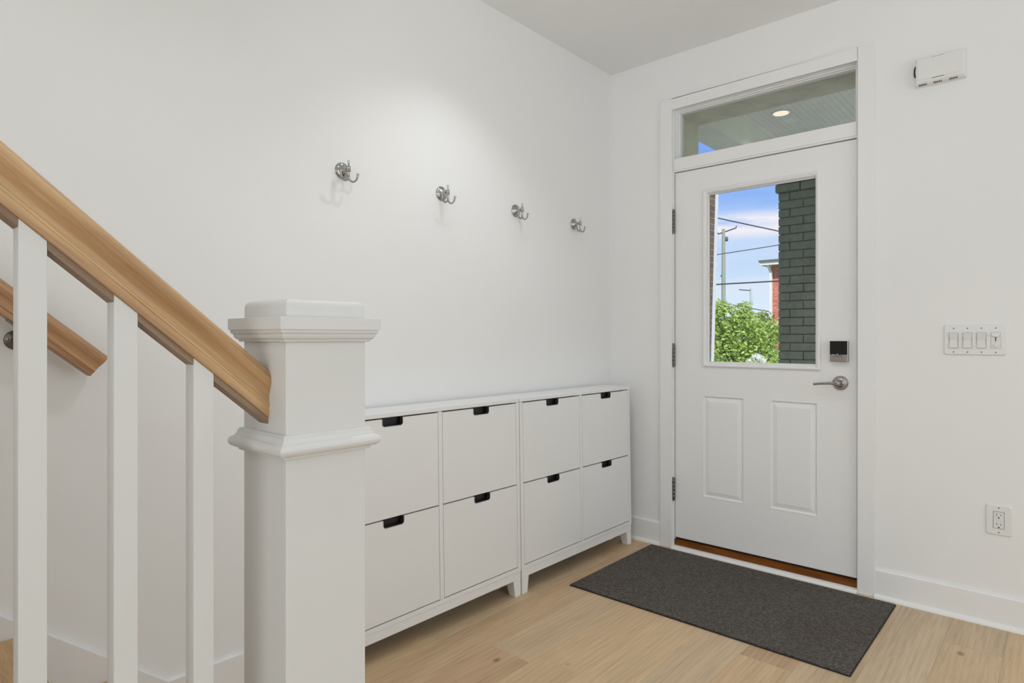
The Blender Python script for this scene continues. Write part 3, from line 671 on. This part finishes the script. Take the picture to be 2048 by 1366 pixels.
mb.rings([sq(o, z) for o, z in pr]); mb.build('cap_block', M_NEWEL, nw, fix=False)

# handrail profile (x, z) half, plumb section, z measured from the top
half = [(0.0, 0.0), (0.006, -0.0004), (0.012, -0.0020), (0.018, -0.0050), (0.0230, -0.0095), (0.0265, -0.0155), (0.0282, -0.0225), (0.0275, -0.0290), (0.0250, -0.0370), (0.0215, -0.0450), (0.0195, -0.0520), (0.0190, -0.0590), (0.0200, -0.0640), (0.0222, -0.0670), (0.0225, -0.0705), (0.0205, -0.0725), (0.0205, -0.0885), (0.0190, -0.0905)]
prof = half+[(-x, z) for x, z in half[::-1] if x > 0]
def rail_mesh(xc, ztop_at, y_a, y_b, perp_a=False):
    """sloping rail: z_top(y) = ztop_at[1] - SL*(y-ztop_at[0])"""
    zt = lambda y: ztop_at[1]-SL*(y-ztop_at[0]); th = math.atan(SL); mb = MB()
    def ring(y, perp):
        r = []
        for x, h in prof:
            yy = y+h*math.cos(th)*math.sin(th) if perp else y
            r.append((xc+x, yy, zt(yy)+h))
        return r
    n = len(prof); R = [ring(y_a, perp_a)]
    steps = 12
    for k in range(1, steps+1): R.append(ring(y_a+(y_b-y_a)*k/steps-(0.05 if (perp_a and k < steps) else 0), False))
    v = [p for r in R for p in r]; fs = []
    for k in range(len(R)-1):
        for i in range(n): fs.append((k*n+i, k*n+(i+1) % n, (k+1)*n+(i+1) % n, (k+1)*n+i))
    mb.add(v, fs, False); mb.add(R[0], [tuple(range(n))[::-1]]); mb.add(R[-1], [tuple(range(n))]); return mb
XR = 0.957
hr = thing('stair_handrail', 'thick oak handrail sloping down into the white newel post', 'handrail', (XR, NY0, 1.1))
rail_mesh(XR, (-2.6612, 1.1205), NY0+0.0002, -4.15).build('rail', M_RAIL, hr)
BS = 0.0332; BY_ = [-2.7755-0.11685*k for k in range(11)]
ub = lambda y: 1.1205-0.0905-SL*(y+2.6612)                     # underside of the rail
ends = [NY0]+BY_
for k in range(len(BY_)):
    a = (ends[k]-0.0002) if k == 0 else ends[k]-BS/2-0.0002; b = ends[k+1]+BS/2+0.0002
    mb = MB(); h = 0.0125
    mb.add([(XR+s, y, ub(y)+dz) for y in (a, b) for s, dz in ((-0.0165, 0.001), (0.0165, 0.001), (0.0165, -h), (-0.0165, -h))], [(0, 1, 2, 3), (7, 6, 5, 4), (0, 4, 5, 1), (1, 5, 6, 2), (2, 6, 7, 3), (3, 7, 4, 0)])
    mb.build('fillet_strip', M_FILLET, hr)
lab = {0: 'square white baluster nearest the newel post', 1: 'square white baluster, second from the newel post', 2: 'square white baluster, third from the newel post'}
for k, y in enumerate(BY_):
    if k > 3: break
    i = 1+int(math.floor((ns0-(y+BS/2))/RUN)) if True else 0
    zb = max(1, i)*RISE+0.0005
    mb = MB(); a, b = y+BS/2, y-BS/2; x0, x1 = XR-BS/2, XR+BS/2; e = 0.0003
    mb.add([(x0, a, zb), (x1, a, zb), (x1, b, zb), (x0, b, zb), (x0, a, ub(a)-e), (x1, a, ub(a)-e), (x1, b, ub(b)-e), (x0, b, ub(b)-e)], [(3, 2, 1, 0), (4, 5, 6, 7), (0, 1, 5, 4), (1, 2, 6, 5), (2, 3, 7, 6), (3, 0, 4, 7)])
    o = mb.build('baluster', M_NEWEL, None, bevel=0.0008)
    tag(o, lab.get(k, 'square white baluster higher up the stair, outside the picture'), 'baluster', 'square white stair balusters')

# wall-mounted handrail behind the balusters
XW = 0.067
wr = thing('wall_handrail', 'oak handrail fixed to the long wall, behind the balusters', 'handrail', (XW, -2.7, 1.1))
rail_mesh(XW, (-2.6769, 1.1300), -2.6700, -4.15, True).build('rail', M_RAIL2, wr)
def bracket(y):
    zt = 1.1300-SL*(y+2.6769); u = zt-0.0905
    mb = MB(); zc = u-0.028
    mb.lathe([(0.0255, 0.0), (0.0255, 0.0025), (0.0235, 0.0042), (0.0130, 0.0052), (0.0105, 0.009), (0.0085, 0.018)], (0.0, y, zc), (1, 0, 0), 30)
    mb.tube([(0.012, y, zc), (0.035, y, zc-0.006), (0.055, y, zc-0.002), (XW, y, zc+0.012), (XW, y, u-0.004)], [0.0075, 0.0070, 0.0065, 0.0065, 0.0070], 14)
    th = math.atan(SL); 
    mb.add([(XW+sx_, y+dy, u-SL*dy+dz) for dy in (-0.03, 0.03) for sx_, dz in ((-0.012, -0.0005), (0.012, -0.0005), (0.012, -0.0045), (-0.012, -0.0045))], [(0, 1, 2, 3), (7, 6, 5, 4), (0, 4, 5, 1), (1, 5, 6, 2), (2, 6, 7, 3), (3, 7, 4, 0)])
    b = mb.build('wall_bracket', M_DARKMETAL, wr); b['label'] = 'dark metal rail bracket with round wall plate'
    for a in (0.9, 3.0, 5.1):
        mb = MB(); mb.lathe([(0.0035, 0), (0.0035, 0.001), (0.002, 0.0018)], (0.0055, y+0.0185*math.cos(a), zc+0.0185*math.sin(a)), (1, 0, 0), 12); mb.build('screw', M_NICKEL, b)
bracket(-2.861); bracket(-3.75)

# ================================================================== PORCH
PZ = 2.76
mb = MB()                                                     # beadboard: thin tongue boards with grooves
x = 0.362
while x < 3.4:
    w = 0.0375; mb.prism([(x, PZ+0.004), (x+0.001, PZ+0.0005), (x+0.003, PZ), (x+w-0.007, PZ), (x+w-0.005, PZ+0.0005), (x+w-0.004, PZ+0.004)], 0.346, 2.40, 'y'); x += w
    mb.prism([(x-0.0036, PZ+0.003), (x-0.003, PZ+0.001), (x-0.001, PZ+0.001), (x-0.0004, PZ+0.003)], 0.346, 2.40, 'y')
mb.box(0.10, 3.42, 0.346, 2.70, PZ+0.0035, PZ+0.12)
struct(mb.build('ceiling', M_PORCH), 'grey beadboard porch ceiling outside the transom')
pb = thing('porch_beam', 'pale painted beam along the edge of the porch ceiling', 'beam', (0.24, 1.4, 2.6))
mb = MB(); mb.box(0.136, 0.340, 0.346, 2.66, 2.549, PZ+0.003); mb.box(0.340, 0.352, 0.346, 2.40, PZ-0.03, PZ+0.003); mb.box(0.340, 0.362, 0.346, 2.40, PZ-0.012, PZ+0.003); mb.build('side_beam', M_PORCH, pb, bevel=0.002)
mb = MB(); mb.box(0.3405, 3.40, 2.41, 2.66, 2.549, PZ+0.003); mb.build('front_beam', M_PORCH, pb, bevel=0.002)
downlight(0.556, 1.325, PZ-0.0002, 0.066, M_PORCHLAMP, 'warm round recessed light in the porch ceiling, seen through the transom', 0, 'recessed porch lights', M_WHITEOUT)
lamp('porch_glow', 'SPOT', (0.556, 1.325, PZ-0.012), (0, 0, 0), 5, (1, 0.90, 0.78), spot_size=math.radians(120), spot_blend=1.0, shadow_soft_size=0.004)
for px_ in (1.55, 2.55):  # unseen lamps added to brighten the porch
    downlight(px_, 1.325, PZ-0.0002, 0.066, M_PORCHLAMP, 'warm round recessed porch light added as unseen fill, further right' if px_ < 2 else 'warm round recessed porch light added as unseen fill, furthest right', 0, 'recessed porch lights', M_WHITEOUT)
    lamp('porch_glow', 'SPOT', (px_, 1.325, PZ-0.012), (0, 0, 0), 75, (1, 0.93, 0.84), spot_size=math.radians(130), spot_blend=1.0, shadow_soft_size=0.004)
mb = MB(); mb.box(-0.2, 3.6, 0.346, 2.9, -0.15, -0.03); tag(mb.build('porch_floor', M_PORCHFLOOR), 'concrete floor slab of the porch outside the door', 'porch floor'); 
# brick pillar of real bricks
def pillar(x0, y0, n=0.46, z0=-0.03, z1=2.549, ch=0.0725):
    t = thing('porch_pillar', 'dark green painted brick pillar right behind the door glass', 'pillar', (x0+n/2, y0+n/2, z0))
    rr = random.Random(5); mb = MB(); k = 0; z = z0
    while z < z1-0.001:
        h = min(ch, z1-z); out = 0.020 if z > 2.385 else 0.0
        X0, X1, Y0, Y1 = x0-out, x0+n+out, y0-out, y0+n+out; j = 0.008
        L = 0.095; Wd = 0.205
        cuts = [X0, X0+(L if k % 2 else Wd)]
        while cuts[-1] < X1-0.06: cuts.append(min(X1, cuts[-1]+Wd+0.002))
        cuts[-1] = X1
        for a, b in zip(cuts[:-1], cuts[1:]):
            e = rr.uniform(0, 0.0025); mb.box(a+(j/2 if a > X0 else 0), b-(j/2 if b < X1 else 0), Y0-e, Y0+0.095, z+j, z+h)
            e = rr.uniform(0, 0.0025); mb.box(a+(j/2 if a > X0 else 0), b-(j/2 if b < X1 else 0), Y1-0.095, Y1+e, z+j, z+h)
        for a, b in ((Y0+0.095+j, (Y0+Y1)/2-j/2), ((Y0+Y1)/2+j/2, Y1-0.095-j)):
            mb.box(X0-rr.uniform(0, 0.0025), X0+0.09, a, b, z+j, z+h); mb.box(X1-0.09, X1+rr.uniform(0, 0.0025), a, b, z+j, z+h)
        z += h; k += 1
    mb.build('bricks', M_GREENBRICK, t, bevel=0.003, seg=1)
    mb = MB(); i = 0.010; mb.box(x0+i, x0+n-i, y0+i, y0+n-i, z0, z1); mb.build('mortar_core', M_GREENMORTAR, t)
pillar(0.174, 2.408)

# ================================================================== OUTSIDE
mb = MB(); mb.box(-120, 80, 0.4, 160, -1.2, -0.905); g_ = mb.build('lawn', M_GRASS); tag(g_, 'green ground of the street beyond the porch', 'ground', kind='stuff')
mb = MB(); mb.box(-0.85, 8, 2.92, 7.2, -0.9, -0.82); tag(mb.build('bounce_slab', M_PORCHFLOOR), 'unseen pale concrete slab added in front of the porch to bounce sunlight', 'bounce slab')  # out-of-view slab, added to throw sunlight up into the porch
# neighbour's brown brick porch pier with a pale edge board
npr = thing('brick_pier', 'brown brick pier with a pale edge board at the left side of the door glass', 'pillar', (-1.0, 3.5, -0.9))
bk = lambda z: 3.660+0.0632*(z-2.82)
mb = MB(); mb.prism([(3.10, -0.9), (bk(-0.9), -0.9), (bk(3.05), 3.05), (3.57, 3.05), (3.57, 2.72), (3.10, 2.72)], -1.40, -0.947, 'x'); mb.build('bricks', M_BROWNBRICK, npr)
mb = MB(); mb.prism([(bk(-0.9)+0.0005, -0.9), (bk(-0.9)+0.085, -0.9), (bk(3.05)+0.085, 3.05), (bk(3.05)+0.0005, 3.05)], -0.99, -0.9475, 'x')
mb.build('edge_board', M_WHITEOUT, npr)
# brick house with downspout
hs = thing('brick_house', 'red brick house with white downspout beyond the trees', 'house', (-3, 19, -0.9))
hx, hy = -5.045, 17.24
mb = MB(); mb.box(hx, hx+5.0, hy, hy+7, -0.9, 3.50); mb.build('brick_wall', M_REDBRICK, hs)
mb = MB(); mb.box(hx-0.27, hx+5.2, hy-0.25, hy+7.2, 3.50, 3.60); mb.build('eave', M_WHITEOUT, hs)
mb = MB(); mb.rings([[(hx-0.30, hy-0.28, 3.601), (hx+5.3, hy-0.28, 3.601), (hx+5.3, hy+7.3, 3.601), (hx-0.30, hy+7.3, 3.601)], [(hx-0.30, hy-0.28, 3.66), (hx+5.3, hy-0.28, 3.66), (hx+5.3, hy+7.3, 3.66), (hx-0.30, hy+7.3, 3.66)], [(hx+2.2, hy+3.4, 3.9), (hx+3, hy+3.4, 3.9), (hx+3, hy+3.6, 3.9), (hx+2.2, hy+3.6, 3.9)]]); mb.build('roof', M_ROOF, hs)
mb = MB(); q = 0.036; px, py = hx+0.016, hy-0.065
mb.box(px-q, px+q, py-0.045, py+0.045, -0.9, 3.28)
mb.rings([[(px-q, py-0.045, 3.27), (px+q, py-0.045, 3.27), (px+q, py+0.045, 3.27), (px-q, py+0.045, 3.27)], [(px-q-0.05, py-0.17, 3.50), (px+q-0.05, py-0.17, 3.50), (px+q-0.05, py-0.08, 3.50), (px-q-0.05, py-0.08, 3.50)]])
mb.build('downspout', M_WHITEOUT, hs)
# utility pole
up = thing('utility_pole', 'tall wooden utility pole with crossarm and transformer seen through the door glass', 'utility pole', (-16.5, 40.5, -0.9))
R_ = Vector((0.7463, 0.6656, 0)); 
base_p = Vector((-16.50, 40.52, 0))
mb = MB(); mb.lathe([(0.17, -0.9), (0.14, 5), (0.11, 9.03)], base_p, (0, 0, 1), 14); mb.build('pole', M_POLE, up)
mb = MB(); a = base_p+R_*-0.40+Vector((0, 0, 8.66)); b = base_p+R_*0.92+Vector((0, 0, 9.12)); mb.tube([a, b], 0.045, 6); mb.tube([b, b+Vector((0, 0, 0.16))], 0.03, 6); mb.tube([a, a+Vector((0, 0, 0.14))], 0.03, 6); mb.build('crossarm', M_WIRE, up)
mb = MB(); mb.lathe([(0.10, 8.16), (0.13, 8.18), (0.13, 8.44), (0.08, 8.48)], base_p+R_*0.20, (0, 0, 1), 12); mb.build('transformer', M_ROOF, up); mb = MB(); mb.tube([base_p+R_*-0.2+Vector((0, 0, 5.7)), base_p+R_*-0.03+Vector((0, 0, 5.5))], 0.05, 6); mb.build('bracket', M_ROOF, up)
u2 = thing('street_pole', 'slim pale pole with a short arm standing beyond the small tree', 'utility pole', (-15, 41.9, -0.9))
b2 = Vector((-15.02, 41.84, 0))
mb = MB(); mb.lathe([(0.10, -0.9), (0.085, 2), (0.07, 4.75)], b2, (0, 0, 1), 10); mb.build('pole', M_POLE2, u2)
mb = MB(); mb.tube([b2+R_*-0.85+Vector((0, 0, 4.66)), b2+R_*-0.3+Vector((0, 0, 4.62)), b2+R_*0.05+Vector((0, 0, 4.60))], 0.035, 6); mb.build('arm', M_WIRE, u2); mb = MB(); mb.tube([b2+R_*-0.35+Vector((0, 0, 3.6)), b2+R_*0.1+Vector((0, 0, 3.8))], 0.03, 6); mb.build('arm', M_WIRE, u2)
# overhead cables: pixel-free straight spans strung across the street
def cable(y_dist, p0, p1, sag, rad, label):
    a = Vector(p0); b = Vector(p1); pts = [a.lerp(b, k/16)-Vector((0, 0, sag*4*(k/16)*(1-k/16))) for k in range(17)]
    mb = MB(); mb.tube(pts, rad, 6); tag(mb.build('overhead_cable', M_WIRE), label, 'cable', 'overhead cables across the street')
cable(0, (-14.74, 21.99, 8.24), (-2.18, 33.19, 4.70), 0.12, 0.028, 'overhead cable crossing the clouds, highest in the door glass')
cable(0, (-21.47, 32.07, 5.74), (-3.89, 47.75, 9.55), 0.25, 0.028, 'thin overhead cable rising to the right across the blue sky')
cable(0, (-7.18, 10.65, 2.43), (-0.27, 16.80, 2.95), 0.012, 0.019, 'thick dark cable crossing just above the tree tops')
cable(0, (-22.59, 33.75, 5.30), (-4.17, 50.17, 0.82), 0.10, 0.03, 'low cable behind the small tree, dropping to the right')

def leaves(name, lobes, count, size, mat, parent, rr, flat=0.75):
    """lobes: (centre, radius); leaves sit mostly near the shell of each lobe"""
    mb = MB(); tot = sum(r*r for c, r in lobes)
    for c, r in lobes:
        for i in range(int(count*r*r/tot)):
            d = Vector((rr.gauss(0, 1), rr.gauss(0, 1), rr.gauss(0, 1))).normalized()
            p = Vector(c)+d*r*(rr.uniform(0.35, 1.0)**0.5)*rr.uniform(0.85, 1.12)
            t = (Vector((rr.uniform(-1, 1), rr.uniform(-1, 1), rr.uniform(-0.9, 0.3)))).normalized()
            nrm = (d*0.6+Vector((rr.uniform(-1, 1), rr.uniform(-1, 1), rr.uniform(0, 1.4)))).normalized()
            w = t.cross(nrm).normalized(); L = size*rr.uniform(0.7, 1.3); nn = w.cross(t)
            q = [p, p+t*L*0.35+w*L*0.26-nn*L*0.03, p+t*L*0.75+w*L*0.20, p+t*L-nn*L*0.06, p+t*L*0.75-w*L*0.20, p+t*L*0.35-w*L*0.26-nn*L*0.03]
            mb.add(q, [tuple(range(6))])
    return mb.build(name, mat, parent, fix=False)
def tree(label, foot, lobes, count, size, mat, seed, cat='tree', trunk=0.05):
    rr = random.Random(seed); t = thing('leafy_tree', label, cat, foot)
    mb = MB(); top = Vector(lobes[0][0]); f = Vector(foot)
    mb.tube([f, f.lerp(top, 0.5)+Vector((0.05, 0.02, 0)), top], [trunk, trunk*0.7, trunk*0.3], 8)
    for c, r in lobes[1:]:
        mb.tube([f.lerp(top, 0.45), f.lerp(Vector(c), 0.75), Vector(c)], [trunk*0.5, trunk*0.35, trunk*0.15], 6)
    mb.build('trunk', M_BARK, t, fix=False)
    leaves('foliage', lobes, count, size, mat, t, rr); return t
R3 = Vector((0.7463, 0.6656, 0)); F3 = Vector((-0.6656, 0.7463, 0))
def lobe(c0, a, z, r, d=0.0): return (tuple(Vector((c0[0], c0[1], 0))+R3*a+F3*d+Vector((0, 0, z))), r)
c12 = (-2.576, 8.721)
tree('bright green leafy tree filling the lower part of the door glass', (-2.62, 8.80, -0.9),
     [lobe(c12, -0.05, 1.30, 0.42), lobe(c12, -0.38, 1.55, 0.30), lobe(c12, -0.03, 1.72, 0.17), lobe(c12, -0.02, 1.50, 0.26), lobe(c12, -0.45, 1.22, 0.36, 0.1), lobe(c12, 0.36, 1.22, 0.32, 0.1), lobe(c12, 0.54, 1.36, 0.17), lobe(c12, -0.42, 1.76, 0.16),
      lobe(c12, -0.30, 0.75, 0.50), lobe(c12, 0.25, 0.70, 0.50, 0.1), lobe(c12, -0.75, 1.1, 0.45, 0.2), lobe(c12, 0.7, 0.6, 0.35, 0.3), lobe(c12, 0.0, 0.25, 0.5), lobe(c12, -0.6, 1.75, 0.2)],
     8200, 0.078, M_LEAF, 11)
c17 = Vector((2.0668, -3.2171, 0))+(Vector((-2.576, 8.721, 0))-Vector((2.0668, -3.2171, 0)))*(17/12)
tree('olive green tree further back between the small tree and the brick house', (c17.x+0.3, c17.y+0.2, -0.9),
     [lobe(c17, 0.40, 1.62, 0.28), lobe(c17, 0.58, 1.72, 0.22), lobe(c17, 0.20, 1.45, 0.32), lobe(c17, 0.60, 1.30, 0.40), lobe(c17, 0.05, 1.0, 0.55), lobe(c17, -0.7, 0.9, 0.6), lobe(c17, 0.55, 0.5, 0.6)],
     5200, 0.085, M_LEAF2, 12)
fb = thing('flowering_shrub', 'white flowering shrub at the bottom of the door glass', 'shrub', (-2.1, 7.9, -0.9))
rr = random.Random(4)
leaves('foliage', [lobe((-2.16, 8.02), 0.0, 0.55, 0.28), lobe((-2.16, 8.02), 0.25, 0.45, 0.3), lobe((-2.16, 8.02), 0.1, 0.1, 0.45), lobe((-2.16, 8.02), 0.1, -0.4, 0.5)], 1500, 0.07, M_LEAF, fb, rr)
leaves('blossom', [lobe((-2.16, 8.02), 0.03, 0.83, 0.09, -0.10), lobe((-2.16, 8.02), 0.15, 0.78, 0.06, -0.12), lobe((-2.16, 8.02), -0.10, 0.76, 0.05, -0.12)], 170, 0.05, M_PETAL, fb, rr)
